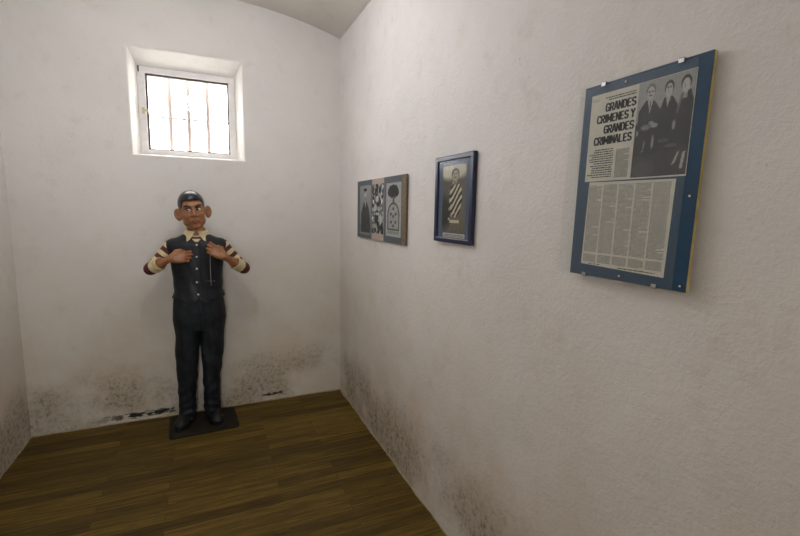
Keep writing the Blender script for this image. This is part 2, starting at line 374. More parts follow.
def headline(s_, u0, u1, v0, v1, n, mat, parent):
    # heavy condensed capitals drawn as thick strokes
    wd = {'I': 0.42, 'M': 1.3, ' ': 0.4}; tot = sum(wd.get(c, 1.0) for c in s_)+0.14*(len(s_)-1); k = (u1-u0)/tot; H = v1-v0
    bm = bmesh.new(); u = u0
    for ch in s_:
        w_ = wd.get(ch, 1.0)*k
        for pl in LET.get(ch, []):
            P = [Vector((u+x*w_ if ch != 'I' else u+w_*0.5, v0+y*H)) for x, y in pl]
            for a, b in zip(P[:-1], P[1:]):
                d = (b-a).normalized(); q = Vector((-d.y, d.x)); t_ = 0.0016+0.0008*abs(d.y)
                a2 = a-d*0.0007; b2 = b+d*0.0007
                bm.faces.new([bm.verts.new((p.x, p.y, n)) for p in (a2-q*t_, b2-q*t_, b2+q*t_, a2+q*t_)])
        u += w_+0.14*k
    return from_bm('headline', bm, mat, parent)
def dashes(name, u0, u1, v0, v1, pitch, n, mat, parent, fill=0.55, word=(0.002, 0.007), right=False, gap=0.0012):
    bm = bmesh.new(); v = v1-pitch
    while v > v0-1e-6:
        u = u0 if not right else u0+random.random()*(u1-u0)*0.25
        end = u1 if (right or random.random() < 0.93) else u0+(u1-u0)*random.uniform(0.4, 0.9)
        while u < end-0.0008:
            w_ = min(random.uniform(*word), end-u); h_ = pitch*fill*random.uniform(0.8, 1.1)
            q = [bm.verts.new(p) for p in ((u, v, n), (u+w_, v, n), (u+w_, v+h_, n), (u, v+h_, n))]; bm.faces.new(q)
            u += w_+gap
        v -= pitch
    return from_bm(name, bm, mat, parent)
def photo(name, u0, u1, v0, v1, n, fn, parent, tint=(1, 0.98, 0.94), res=0.0016):
    nu = max(24, int((u1-u0)/res)); nv = max(24, int((v1-v0)/res))
    U, V = np.meshgrid(np.linspace(0, 1, nu+1), np.linspace(0, 1, nv+1))
    g = np.clip(fn(U, V), 0, 1)
    co = np.stack([u0+U*(u1-u0), v0+V*(v1-v0), np.full_like(U, n)], -1).reshape(-1, 3)
    idx = np.arange((nu+1)*(nv+1)).reshape(nv+1, nu+1)
    F = np.stack([idx[:-1, :-1], idx[:-1, 1:], idx[1:, 1:], idx[1:, :-1]], -1).reshape(-1, 4)
    me = D.meshes.new(name); me.from_pydata(co.tolist(), [], F.tolist())
    at = me.color_attributes.new('tone', 'FLOAT_COLOR', 'POINT')
    gl = (g**2.2).reshape(-1, 1)*np.array([tint]); gl = np.hstack([gl, np.ones((len(gl), 1))])
    at.data.foreach_set('color', gl.astype(np.float32).ravel())
    return link(name, me, M['print'], parent)
def ell(U, V, cu, cv, ru, rv, soft=0.25):
    d = np.sqrt(((U-cu)/ru)**2+((V-cv)/rv)**2); return np.clip((1+soft/2-d)/soft, 0, 1)
def put(g, m, v): return g*(1-m)+v*m
def grainy(shape, amp, sm=1):
    z = rng.rand(*shape)-0.5
    for _ in range(sm): z = (z+np.roll(z, 1, 0)+np.roll(z, 1, 1)+np.roll(z, -1, 0)+np.roll(z, -1, 1))/3.0
    return z*amp
def poly(U, V, pts):
    ins = np.zeros(U.shape, bool); n = len(pts)
    for i in range(n):
        x1, y1 = pts[i]; x2, y2 = pts[(i+1) % n]
        c = ((y1 > V) != (y2 > V)) & (U < (x2-x1)*(V-y1)/((y2-y1) if y2 != y1 else 1e-9)+x1); ins ^= c
    return ins.astype(float)

# --- newspaper on blue board
W_, H_ = 0.316, 0.484
news = empty('framed_newspaper', 'large blue board with yellowed newspaper clipping headed GRANDES CRIMENES under clipped glass', 'framed clipping',
             mat=pic_matrix(0.724, 1.290, 0.027, 0.022))
h = W_/2
slab('backing_board', -h, h, 0, H_, -0.009, 0.000, M['mdf'], news, 0.0008)
slab('blue_mount', -h, h, 0, H_, 0.0003, 0.0016, M['blue_board'], news)
def U_(y): return 0.722-y
slab('upper_clipping', -h+0.024, -h+0.288, 0.243, 0.459, 0.0018, 0.0022, M['paper'], news)
bm = bmesh.new()
q = [(-h+0.036, 0.030), (-h+0.266, 0.024), (-h+0.269, 0.238), (-h+0.040, 0.241)]
a_ = [bm.verts.new((x, y, 0.0023)) for x, y in q]; b_ = [bm.verts.new((x, y, 0.0027)) for x, y in q]
bm.faces.new(a_); bm.faces.new(b_)
for k in range(4): bm.faces.new((a_[k], a_[(k+1) % 4], b_[(k+1) % 4], b_[k]))
from_bm('lower_clipping', bm, M['paper'], news)
def head(g, U, V, cu, cv, ru, rv, hair, skin=0.76):
    g = put(g, poly(U, V, [(cu-ru*0.45, cv-rv*1.5), (cu-ru*0.4, cv-rv*0.5), (cu+ru*0.4, cv-rv*0.5), (cu+ru*0.45, cv-rv*1.5)]), skin*0.8)
    g = put(g, ell(U, V, cu, cv+rv*0.2, ru, rv*0.86, 0.2), hair); g = put(g, ell(U, V, cu, cv-rv*0.10, ru*0.80, rv*0.86, 0.25), skin)
    g = put(g, ell(U, V, cu-ru*0.2, cv-rv*0.12, ru*0.12, rv*0.3, 0.9)*0.4, skin*0.6)
    return g
def three(U, V):
    g = 0.56+0.10*V+0*U
    g = put(g, poly(U, V, [(0, 0.56), (0.2, 0.66), (1, 0.7), (1, 0), (0, 0)]), 0.24)
    g = put(g, ell(U, V, 0.62, 0.93, 0.3, 0.12, 0.9)*0.6, 0.62); g = put(g, ell(U, V, 0.10, 0.9, 0.14, 0.2, 0.9)*0.7, 0.66)
    # left man: dark suit, pale bald head, white shirt
    g = put(g, poly(U, V, [(0.03, 0.42), (0.04, 0.70), (0.16, 0.80), (0.32, 0.79), (0.44, 0.69), (0.46, 0.42)]), 0.17)
    g = head(g, U, V, 0.24, 0.88, 0.085, 0.080, 0.42)
    g = put(g, ell(U, V, 0.21, 0.885, 0.018, 0.01, .6), 0.3); g = put(g, ell(U, V, 0.27, 0.885, 0.018, 0.01, .6), 0.3); g = put(g, ell(U, V, 0.24, 0.845, 0.03, 0.008, .6), 0.36)
    g = put(g, poly(U, V, [(0.20, 0.80), (0.25, 0.66), (0.30, 0.80)]), 0.74); g = put(g, poly(U, V, [(0.24, 0.79), (0.25, 0.67), (0.265, 0.79)]), 0.14)
    # middle man, dark hair
    g = put(g, poly(U, V, [(0.44, 0.4), (0.43, 0.66), (0.50, 0.79), (0.64, 0.79), (0.74, 0.70), (0.74, 0.4)]), 0.15)
    g = head(g, U, V, 0.57, 0.865, 0.078, 0.080, 0.12)
    g = put(g, ell(U, V, 0.545, 0.885, 0.016, 0.01, .6), 0.3); g = put(g, ell(U, V, 0.59, 0.885, 0.016, 0.01, .6), 0.3)
    g = put(g, poly(U, V, [(0.53, 0.79), (0.565, 0.69), (0.60, 0.79)]), 0.7)
    # woman at right, cloche hat, coat, pale legs
    g = put(g, poly(U, V, [(0.70, 0.34), (0.73, 0.66), (0.80, 0.80), (0.94, 0.82), (1, 0.7), (1, 0.34)]), 0.19)
    g = head(g, U, V, 0.85, 0.87, 0.085, 0.085, 0.15)
    g = put(g, poly(U, V, [(0.78, 0.79), (0.83, 0.8), (0.75, 0.60), (0.73, 0.62)]), 0.42)
    g = put(g, poly(U, V, [(0.82, 0.22), (0.86, 0.24), (0.80, 0.12), (0.74, 0.10)]), 0.66); g = put(g, poly(U, V, [(0.91, 0.22), (0.96, 0.23), (0.93, 0.06), (0.88, 0.06)]), 0.66)
    # table and hands
    g = put(g, poly(U, V, [(0.0, 0.42), (1, 0.46), (1, 0.28), (0, 0.22)]), 0.19)
    for a in ((0.20, 0.52, 0.09, 0.03, 0.5), (0.36, 0.53, 0.07, 0.025, 0.62), (0.30, 0.56, 0.05, 0.02, 0.6), (0.71, 0.50, 0.03, 0.05, 0.58), (0.36, 0.36, 0.025, 0.07, 0.56), (0.05, 0.47, 0.02, 0.03, 0.6), (0.55, 0.36, 0.1, 0.02, 0.34), (0.7, 0.3, 0.12, 0.02, 0.34)):
        g = put(g, ell(U, V, *a[:4], 0.5), a[4])
    g = put(g, ell(U, V, 0.22, 0.08, 0.2, 0.1, 0.8), 0.32); g = put(g, poly(U, V, [(0.12, 0.26), (0.2, 0.27), (0.22, 0.38), (0.19, 0.38), (0.18, 0.28)]), 0.5)
    return g+grainy(U.shape, 0.10, 1)
photo('photograph', -h+0.158, -h+0.287, 0.246, 0.458, 0.0025, three, news, res=0.0011)
x1 = -h+0.153
for s, wd, vb in (('GRANDES', 0.083, 0.413), ('CRIMENES Y', 0.106, 0.3865), ('GRANDES', 0.083, 0.360), ('CRIMINALES', 0.107, 0.3335)):
    xr = x1-(0.003 if s == 'CRIMINALES' else 0)
    headline(s, xr-wd, xr, vb, vb+0.0190, 0.00235, M['ink'], news)
dashes('small_print', -h+0.060, -h+0.152, 0.438, 0.450, 0.0055, 0.0024, M['ink_grey'], news, 0.5, (0.004, 0.01), True)
dashes('small_print', -h+0.028, -h+0.050, 0.440, 0.453, 0.0035, 0.0024, M['ink_grey'], news, 0.3, (0.002, 0.004))
dashes('bold_paragraph', -h+0.030, -h+0.104, 0.248, 0.325, 0.0056, 0.0024, M['ink'], news, 0.50, (0.003, 0.010), True, 0.0016)
dashes('text_column', -h+0.112, -h+0.149, 0.248, 0.318, 0.0022, 0.0024, M['ink_grey'], news, 0.55, (0.001, 0.005), gap=0.0008)
for k in range(5):
    u = -h+0.042+k*0.0445
    dashes('text_column', u, u+0.040, 0.062, 0.234, 0.0029, 0.0029, M['ink_grey'], news, 0.52, (0.001, 0.0045), gap=0.0014)
    dashes('text_column', u, u+0.039, 0.036, 0.058, 0.0023, 0.0029, M['ink_grey'], news, 0.5, (0.001, 0.005), gap=0.0009)
dashes('bold_line', -h+0.150, -h+0.245, 0.0285, 0.0335, 0.004, 0.003, M['ink'], news, 0.5, (0.006, 0.014), gap=0.002)
dashes('bold_line', -h+0.060, -h+0.125, 0.0305, 0.0355, 0.004, 0.003, M['ink'], news, 0.45, (0.004, 0.012), gap=0.004)
slab('glass_pane', -h-0.040, -h+0.289, -0.001, H_-0.006, 0.0036, 0.0056, M['reflection_haze_glass'], news, 0.0004)
for cu_, top in ((-h+0.060, 1), (h-0.062, 1), (-h+0.052, 0), (h-0.068, 0)):
    bm = bmesh.new(); v0 = H_ if top else 0; s = 1 if top else -1
    box(bm, (cu_-0.006, min(v0, v0+s*0.002), -0.009), (cu_+0.006, max(v0, v0+s*0.002), 0.0075))
    box(bm, (cu_-0.006, min(v0+s*0.002, v0-s*0.008), 0.0062), (cu_+0.006, max(v0+s*0.002, v0-s*0.008), 0.0075))
    from_bm('clip', bm, M['chrome'], news)
for a in ((-0.035, H_-0.013), (0.0, 0.012), (h-0.010, 0.012), (h-0.012, 0.20)):
    bm = bmesh.new(); tube(bm, [(a[0], a[1], 0.001), (a[0], a[1], 0.0066), (a[0], a[1], 0.0074)], [0.003, 0.003, 0.0015], 12); from_bm('screw', bm, M['chrome'], news)

# --- navy framed photograph
W2, H2 = 0.296, 0.357; h2 = W2/2
fr = empty('framed_photograph', 'small navy blue framed sepia photograph of a man in striped clothes, with caption', 'framed picture', mat=pic_matrix(1.541, 1.320, 0.002, 0.0))
bm = frame_bm(-h2, h2, 0, H2, 0, 0.019, 0.022, 0.022, 0.020, 0.020, 0.003)
bmesh.ops.transform(bm, matrix=Matrix(((1, 0, 0, 0), (0, 0, 1, 0), (0, 1, 0, 0), (0, 0, 0, 1))), verts=bm.verts[:])
from_bm('picture_frame', bm, M['navy'], fr)
slab('mount', -h2+0.004, h2-0.004, 0.004, H2-0.004, 0.002, 0.010, M['mat'], fr)
def striped(U, V):
    g = 0.34+0.10*np.sin(V*3+1)+0*U
    g = put(g, ell(U, V, 0.3, 0.93, 0.45, 0.14, 0.6), 0.78); g = put(g, ell(U, V, 0.75, 0.93, 0.3, 0.12, 0.6), 0.70)
    g = put(g, ell(U, V, 0.1, 0.3, 0.3, 0.25, 0.6), 0.2)
    torso = poly(U, V, [(0.36, 0.30), (0.30, 0.5), (0.36, 0.68), (0.46, 0.76), (0.66, 0.76), (0.82, 0.66), (0.86, 0.48), (0.74, 0.28), (0.60, 0.22), (0.44, 0.24)])
    st = np.where(np.sin((V+0.16*np.cos((U-0.3)*5))*52) > 0, 0.78, 0.18)
    g = g*(1-torso)+st*torso
    g = head(g, U, V, 0.55, 0.85, 0.16, 0.095, 0.2, 0.62)
    for a in ((0.50, 0.875), (0.60, 0.875)): g = put(g, ell(U, V, a[0], a[1], 0.03, 0.01, 0.6), 0.2)
    g = put(g, ell(U, V, 0.56, 0.82, 0.045, 0.008, 0.6), 0.25)
    g = put(g, poly(U, V, [(0.36, 0.145), (0.75, 0.145), (0.75, 0.185), (0.36, 0.185)]), 0.8)
    for q in range(5): g = put(g, ell(U, V, 0.32+0.10*(q % 3), 0.2+0.05*q, 0.05, 0.02, 0.5), 0.6 if q % 2 else 0.75)
    return g+grainy(U.shape, 0.08, 1)
photo('photograph', -h2+0.056, -h2+0.238, 0.044, 0.316, 0.0104, striped, fr, (1.0, 0.86, 0.64), 0.002)
slab('caption_card', -h2+0.068, -h2+0.240, 0.0225, 0.040, 0.0102, 0.0108, M['caption'], fr)
dashes('caption_text', -h2+0.076, -h2+0.232, 0.027, 0.037, 0.005, 0.0110, M['ink_grey'], fr, 0.45, (0.004, 0.01))
slab('glass_pane', -h2+0.016, h2-0.016, 0.016, H2-0.016, 0.013, 0.0145, M['picture_glass'], fr)

# --- board with three photographs
W3, H3 = 0.768, 0.362; h3 = W3/2
tr = empty('photo_board', 'wide grey board of three old black and white photographs, farthest along the wall', 'picture board', mat=pic_matrix(2.386, 1.271, 0.003, 0.0))
slab('backing_board', -h3, h3, 0, H3, 0, 0.012, M['ply'], tr, 0.001)
slab('grey_mount', -h3+0.002, h3-0.052, 0.002, H3-0.002, 0.0122, 0.0132, M['slate'], tr)
slab('paper_strip', -h3+0.278, -h3+0.474, 0.002, H3-0.001, 0.0134, 0.0139, M['pinkpaper'], tr)
def p1(U, V):
    g = 0.50+0.08*V+0*U
    g = put(g, poly(U, V, [(0.08, 0.05), (0.12, 0.45), (0.28, 0.60), (0.42, 0.68), (0.62, 0.68), (0.80, 0.56), (0.95, 0.30), (0.98, 0.05)]), 0.26)
    g = put(g, poly(U, V, [(0.42, 0.66), (0.44, 0.78), (0.56, 0.78), (0.58, 0.66)]), 0.52); g = put(g, ell(U, V, 0.50, 0.84, 0.13, 0.08, 0.3), 0.70)
    g = put(g, ell(U, V, 0.50, 0.91, 0.14, 0.035, 0.3), 0.14); g = put(g, poly(U, V, [(0.44, 0.68), (0.50, 0.55), (0.57, 0.68)]), 0.7)
    g = put(g, ell(U, V, 0.45, 0.85, 0.03, 0.01, .6), 0.25); g = put(g, ell(U, V, 0.56, 0.85, 0.03, 0.01, .6), 0.25)
    return g+grainy(U.shape, 0.10)
def p2(U, V):
    g = 0.36+grainy(U.shape, 0.5, 4)
    g = put(g, ell(U, V, 0.5, 0.92, 0.06, 0.06, .4), 0.15); g = put(g, poly(U, V, [(0.44, 0.8), (0.5, 0.95), (0.56, 0.8)]), 0.2)
    for a in ((0.45, 0.7, 0.14, 0.07, 0.74), (0.3, 0.52, 0.16, 0.06, 0.72), (0.62, 0.5, 0.16, 0.05, 0.66), (0.75, 0.3, 0.2, 0.08, 0.72), (0.35, 0.3, 0.12, 0.07, 0.2), (0.5, 0.6, 0.1, 0.04, 0.15), (0.6, 0.78, 0.1, 0.05, 0.6), (0.25, 0.15, 0.2, 0.05, 0.6), (0.5, 0.4, 0.2, 0.03, 0.7), (0.7, 0.12, 0.2, 0.05, 0.2)):
        g = put(g, ell(U, V, *a[:4], 0.5), a[4])
    return g+grainy(U.shape, 0.25)
def p3(U, V):
    g = 0.66-0.04*V+0*U
    r = np.sqrt(((U-0.48)/0.36)**2+((V-0.84)/0.125)**2)*(1+0.06*np.sin(np.arctan2(V-0.84, U-0.48)*9)); g = put(g, (r < 1).astype(float), 0.18)
    g = put(g, poly(U, V, [(0.44, 0.62), (0.46, 0.76), (0.54, 0.76), (0.56, 0.62)]), 0.35)
    arch = lambda s: ell(U, V, 0.5, 0.38, 0.40*s, 0.26*s, 0.04)
    g = put(g, np.maximum(arch(1), poly(U, V, [(0.1, 0.12), (0.1, 0.4), (0.9, 0.4), (0.9, 0.12)])), 0.28)
    g = put(g, np.maximum(arch(.86), poly(U, V, [(0.16, 0.14), (0.16, 0.4), (0.84, 0.4), (0.84, 0.14)])), 0.60)
    for a in ((0.5, 0.52), (0.34, 0.42), (0.66, 0.42), (0.5, 0.38), (0.36, 0.27), (0.64, 0.27), (0.5, 0.2)):
        g = put(g, ell(U, V, a[0], a[1], 0.06, 0.03, 0.5), 0.3)
    g = put(g, poly(U, V, [(0.12, 0.05), (0.88, 0.05), (0.88, 0.1), (0.12, 0.1)]), 0.55)
    return g+grainy(U.shape, 0.10)
photo('photograph', -h3+0.055, -h3+0.260, 0.022, 0.330, 0.0138, p1, tr, (0.94, 1, 0.97), 0.004)
photo('photograph', -h3+0.282, -h3+0.470, 0.040, 0.330, 0.0142, p2, tr, (0.96, 1, 0.96), 0.004)
photo('photograph', -h3+0.508, -h3+0.715, 0.036, 0.326, 0.0138, p3, tr, (0.98, 1, 0.94), 0.004)

# ------------------------------------------------------------------ statue (implicit surfaces polygonised)
class Field:
    def __init__(s, lo, hi, vox):
        s.lo = np.array(lo, float); s.h = vox; s.n = np.ceil((np.array(hi)-s.lo)/vox).astype(int)+1
        s.F = np.full(s.n, 0.5, np.float32)
    def sub(s, lo, hi):
        a = np.clip(np.floor((np.array(lo)-s.lo)/s.h).astype(int), 0, s.n); b = np.clip(np.ceil((np.array(hi)-s.lo)/s.h).astype(int)+1, 0, s.n)
        sl = tuple(slice(a[i], b[i]) for i in range(3))
        ax = [s.lo[i]+s.h*np.arange(a[i], b[i]) for i in range(3)]
        return sl, np.meshgrid(*ax, indexing='ij')
    def add(s, fn, lo, hi, k=0.01, mode='u'):
        sl, (X, Y, Z) = s.sub(lo, hi)
        if 0 in X.shape: return
        d = fn(X, Y, Z).astype(np.float32); f = s.F[sl]
        if mode == 'u': hh = np.maximum(k-np.abs(f-d), 0)/k; s.F[sl] = np.minimum(f, d)-hh*hh*k*0.25
        elif mode == 's': d = -d; hh = np.maximum(k-np.abs(f-d), 0)/k; s.F[sl] = np.maximum(f, d)+hh*hh*k*0.25
        elif mode == 'i': hh = np.maximum(k-np.abs(f-d), 0)/k; s.F[sl] = np.maximum(f, d)+hh*hh*k*0.25
    def cap(s, a, b, ra, rb, k=0.01, mode='u'):
        a = np.array(a, float); b = np.array(b, float); m = max(ra, rb)+k+2*s.h
        def fn(X, Y, Z):
            d = b-a; L = max(d@d, 1e-9); t_ = np.clip(((X-a[0])*d[0]+(Y-a[1])*d[1]+(Z-a[2])*d[2])/L, 0, 1)
            return np.sqrt((X-a[0]-t_*d[0])**2+(Y-a[1]-t_*d[1])**2+(Z-a[2]-t_*d[2])**2)-(ra+(rb-ra)*t_)
        s.add(fn, np.minimum(a, b)-m, np.maximum(a, b)+m, k, mode)
    def chain(s, pts, rs, k=0.01):
        for i in range(len(pts)-1): s.cap(pts[i], pts[i+1], rs[i], rs[i+1], k)
    def ell(s, c, r, k=0.01, mode='u', R=None, O=None):
        # c, r in the frame (R columns = axes, O = origin)
        R_ = np.eye(3) if R is None else R; O_ = np.zeros(3) if O is None else O
        cw = O_+R_@np.array(c, float); m = max(r)+k+2*s.h; r = np.array(r, float)
        def fn(X, Y, Z):
            P = np.stack([X-cw[0], Y-cw[1], Z-cw[2]], -1)@R_
            k0 = np.sqrt(((P/r)**2).sum(-1)); k1 = np.sqrt(((P/r**2)**2).sum(-1))+1e-6
            return k0*(k0-1)/k1
        s.add(fn, cw-m, cw+m, k, mode)
    def column(s, prof, k=0.01, mode='u', p=2.2, extra=None, inset=0.0):
        # prof rows: z, cx, cy, halfwidth, halfdepth
        pr = np.array(prof, float); z0, z1 = pr[0, 0], pr[-1, 0]; m = 0.02+k
        lo = [(pr[:, 1]-pr[:, 3]).min()-m, (pr[:, 2]-pr[:, 4]).min()-m, z0-m]; hi = [(pr[:, 1]+pr[:, 3]).max()+m, (pr[:, 2]+pr[:, 4]).max()+m, z1+m]
        def fn(X, Y, Z):
            I = lambda j: np.interp(Z, pr[:, 0], pr[:, j])
            a = np.maximum(I(3)-inset, 0.005); b = np.maximum(I(4)-inset, 0.005)
            q = ((np.abs(X-I(1))/a)**p+(np.abs(Y-I(2))/b)**p)**(1/p)
            d = (q-1)*np.minimum(a, b)
            if extra: d = d+extra(X, Y, Z)
            return np.maximum(d, np.maximum(z0+inset-Z, Z-(z1-inset)))
        s.add(fn, lo, hi, k, mode)
    def mesh(s, name, mats, parent=None, matfn=None):
        F = s.F; ins = F < 0; n = F.shape
        c = np.zeros([q-1 for q in n], np.int8)
        for i in (0, 1):
            for j in (0, 1):
                for k in (0, 1): c += ins[i:n[0]-1+i, j:n[1]-1+j, k:n[2]-1+k]
        act = np.argwhere((c > 0) & (c < 8)); vid = np.full(c.shape, -1, np.int32)
        vid[act[:, 0], act[:, 1], act[:, 2]] = np.arange(len(act))
        acc = np.zeros((len(act), 3)); cnt = np.zeros(len(act))
        C = [(i, j, k) for i in (0, 1) for j in (0, 1) for k in (0, 1)]
        for a in C:
            for ax in range(3):
                if a[ax]: continue
                b = list(a); b[ax] = 1
                fa = F[act[:, 0]+a[0], act[:, 1]+a[1], act[:, 2]+a[2]]; fb = F[act[:, 0]+b[0], act[:, 1]+b[1], act[:, 2]+b[2]]
                mk = (fa < 0) != (fb < 0); t_ = np.where(mk, fa/np.where(mk, fa-fb, 1), 0)
                p = np.array(a, float)[None, :]+t_[:, None]*(np.array(b)-np.array(a))[None, :]
                acc[mk] += p[mk]; cnt[mk] += 1
        V = s.lo+s.h*(act+acc/cnt[:, None]); Q = []
        for ax in range(3):
            sl0 = [slice(1, -1)]*3; sl1 = [slice(1, -1)]*3; sl0[ax] = slice(0, -1); sl1[ax] = slice(1, None)
            A = ins[tuple(sl0)]; B = ins[tuple(sl1)]; e = np.argwhere(A != B); sg = A[e[:, 0], e[:, 1], e[:, 2]]
            off = np.ones(3, int); off[ax] = 0; e = e+off
            u, v_ = [(1, 2), (2, 0), (0, 1)][ax]
            def g(du, dv):
                f = e.copy(); f[:, u] -= du; f[:, v_] -= dv; return vid[f[:, 0], f[:, 1], f[:, 2]]
            q = np.stack([g(1, 1), g(0, 1), g(0, 0), g(1, 0)], -1); q[~sg] = q[~sg][:, ::-1]; Q.append(q)
        Q = np.vstack(Q); Q = Q[(Q >= 0).all(1)]
        me = D.meshes.new(name); me.vertices.add(len(V)); me.vertices.foreach_set('co', V.astype(np.float32).ravel())
        me.loops.add(len(Q)*4); me.loops.foreach_set('vertex_index', Q.astype(np.int32).ravel())
        me.polygons.add(len(Q)); me.polygons.foreach_set('loop_start', np.arange(0, len(Q)*4, 4, dtype=np.int32))
        me.update(calc_edges=True); me.validate()
        o = link(name, me, mats, parent, True)
        if matfn is not None and len(me.polygons) == len(Q):
            cen = V[Q].mean(1); me.polygons.foreach_set('material_index', matfn(cen).astype(np.int32))
        return o

BX, BY = -0.066, 3.05
def unit(v): v = np.array(v, float); return v/np.linalg.norm(v)
# head frame: x right as seen, f towards the viewer, z up; rolled to one side and turned a little
ro_, tu = math.radians(7), math.radians(6)
ez = unit((-math.sin(ro_), -0.04, math.cos(ro_))); ef = unit(np.array((math.sin(tu), -math.cos(tu), 0))); ef = unit(ef-ez*(ef@ez)); exh = np.cross(ez, ef)*1.0
if exh[0] < 0: exh = -exh
HR = np.stack([exh, ef, ez], 1); HO = np.array((-0.083, 3.02, 1.432))
def hp(x, f, z): return HO+HR@np.array((x, f, z))
def head_shape(F):
    E = lambda c, r, k=0.01, mode='u': F.ell(c, r, k, mode, HR, HO)
    E((0, -0.015, 0.030), (0.073, 0.092, 0.086))
    E((0, 0.018, -0.025), (0.064, 0.070, 0.085), 0.02)
    E((0, 0.026, -0.078), (0.046, 0.052, 0.038), 0.025)
    for s in (-1, 1):
        E((s*0.036, 0.056, -0.032), (0.022, 0.024, 0.020), 0.02)
        E((s*0.046, 0.018, -0.075), (0.016, 0.030, 0.022), 0.02)
    E((0, 0.068, 0.024), (0.050, 0.022, 0.014), 0.02)
    for s in (-1, 1): E((s*0.029, 0.093, 0.002), (0.017, 0.016, 0.012), 0.012, 's')
    F.cap(hp(0, 0.080, 0.012), hp(0, 0.100, -0.030), 0.008, 0.0115, 0.012)
    for s in (-1, 1): E((s*0.0125, 0.092, -0.036), (0.0085, 0.010, 0.007), 0.006)
    for s in (-1, 1): E((s*0.006, 0.099, -0.0425), (0.003, 0.005, 0.003), 0.003, 's')
    E((0, 0.076, -0.068), (0.030, 0.016, 0.017), 0.014)
    E((0, 0.088, -0.0655), (0.023, 0.0080, 0.0036), 0.004)
    E((0, 0.087, -0.0755), (0.018, 0.0080, 0.0042), 0.004)
    E((0, 0.098, -0.0705), (0.024, 0.006, 0.0014), 0.003, 's')
    E((0, 0.066, -0.100), (0.022, 0.018, 0.017), 0.015)
    for s in (-1, 1):
        F.cap(hp(s*0.020, 0.088, -0.045), hp(s*0.032, 0.080, -0.066), 0.0012, 0.0012, 0.006, 's')
        # big jug ears
        a = math.radians(32)*s
        Re = HR@np.array(((math.cos(a), math.sin(a), 0), (-math.sin(a), math.cos(a), 0), (0, 0, 1)))
        Oe = hp(s*0.086+0.003, -0.004, -0.022)
        F.ell((0, 0, 0), (0.026, 0.011, 0.036), 0.008, 'u', Re, Oe)
        F.ell((-s*0.004, 0, -0.028), (0.014, 0.008, 0.014), 0.008, 'u', Re, Oe)
        F.ell((s*0.002, 0.013, 0.003), (0.018, 0.013, 0.025), 0.004, 's', Re, Oe)
        F.cap(Oe+Re@np.array((-s*0.010, 0.004, -0.012)), Oe+Re@np.array((s*0.004, 0.004, 0.012)), 0.003, 0.003, 0.004)
    F.cap(hp(0, -0.025, -0.06), (BX, BY-0.002, 1.255), 0.047, 0.052, 0.018)

def hand(F, wrist, u, v, w, curl, thumb):
    u, v, w = unit(u), unit(v), unit(w); O = np.array(wrist, float)
    P = lambda a, b, c: O+a*u+b*v+c*w
    vs_ = (0.026, 0.009, -0.009, -0.025); ks = (0.078, 0.081, 0.077, 0.069)
    F.ell((0.042, 0, -0.002), (0.046, 0.034, 0.014), 0.012, 'u', np.stack([u, v, w], 1), O)
    for q in range(4): F.cap(P(0.010, vs_[q]*0.55, 0), P(ks[q], vs_[q], 0.002), 0.012, 0.0100, 0.010)
    L = ((0.034, 0.022, 0.018), (0.038, 0.025, 0.019), (0.035, 0.024, 0.018), (0.027, 0.019, 0.016))
    for q in range(4):
        p = P(ks[q], vs_[q], 0.003); ang = 0
        for j in range(3):
            ang += curl[j]*(1+0.05*q)
            d = math.cos(ang)*u-math.sin(ang)*w+0.04*(1.5-q)*v
            p2 = p+d*L[q][j]; F.cap(p, p2, 0.0088-0.0008*j, 0.0082-0.0010*j, 0.0035); p = p2
    tp = [P(*q) for q in thumb]
    F.chain(tp, [0.013, 0.0105, 0.0090, 0.0078], 0.006)

SH = {-1: np.array((-0.212, 3.055, 1.196)), 1: np.array((0.082, 3.055, 1.198))}
EL = {-1: np.array((-0.326, 3.040, 1.066)), 1: np.array((0.208, 3.040, 1.052))}
WR = {-1: np.array((-0.212, 2.925, 1.136)), 1: np.array((0.088, 2.920, 1.140))}
torso_p = [(0.80, BX, BY, .150, .105), (0.87, BX, BY, .149, .102), (0.92, BX, BY, .142, .098), (1.00, BX, BY, .143, .100), (1.07, BX, BY, .150, .105), (1.13, BX, BY, .156, .108),
           (1.18, BX, BY, .162, .100), (1.210, BX, BY, .162, .092), (1.232, BX, BY, .150, .082), (1.250, BX, BY, .122, .070), (1.268, BX, BY, .088, .060), (1.284, BX, BY, .062, .052), (1.292, BX, BY, .050, .048)]
leg_p = {-1: [(0.05, -.166, 3.06, .050, .055), (0.10, -.163, 3.06, .054, .060), (0.14, -.163, 3.06, .052, .056), (0.32, -.158, 3.055, .058, .062), (0.50, -.150, 3.05, .068, .074), (0.62, -.140, 3.05, .078, .090), (0.74, -.144, 3.05, .078, .096), (0.90, -.130, 3.05, .060, .080)],
         1: [(0.05, -.014, 3.06, .046, .055), (0.10, -.014, 3.06, .050, .060), (0.14, -.015, 3.06, .050, .056), (0.32, -.010, 3.055, .057, .062), (0.50, -.001, 3.05, .068, .074), (0.62, .005, 3.05, .078, .090), (0.74, .010, 3.05, .078, .096), (0.90, -.004, 3.05, .060, .080)]}
hip_p = [(0.66, BX, BY, .128, .082), (0.72, BX, BY, .152, .098), (0.78, BX, BY, .156, .106), (0.86, BX, BY, .148, .102), (0.93, BX, BY, .140, .096)]

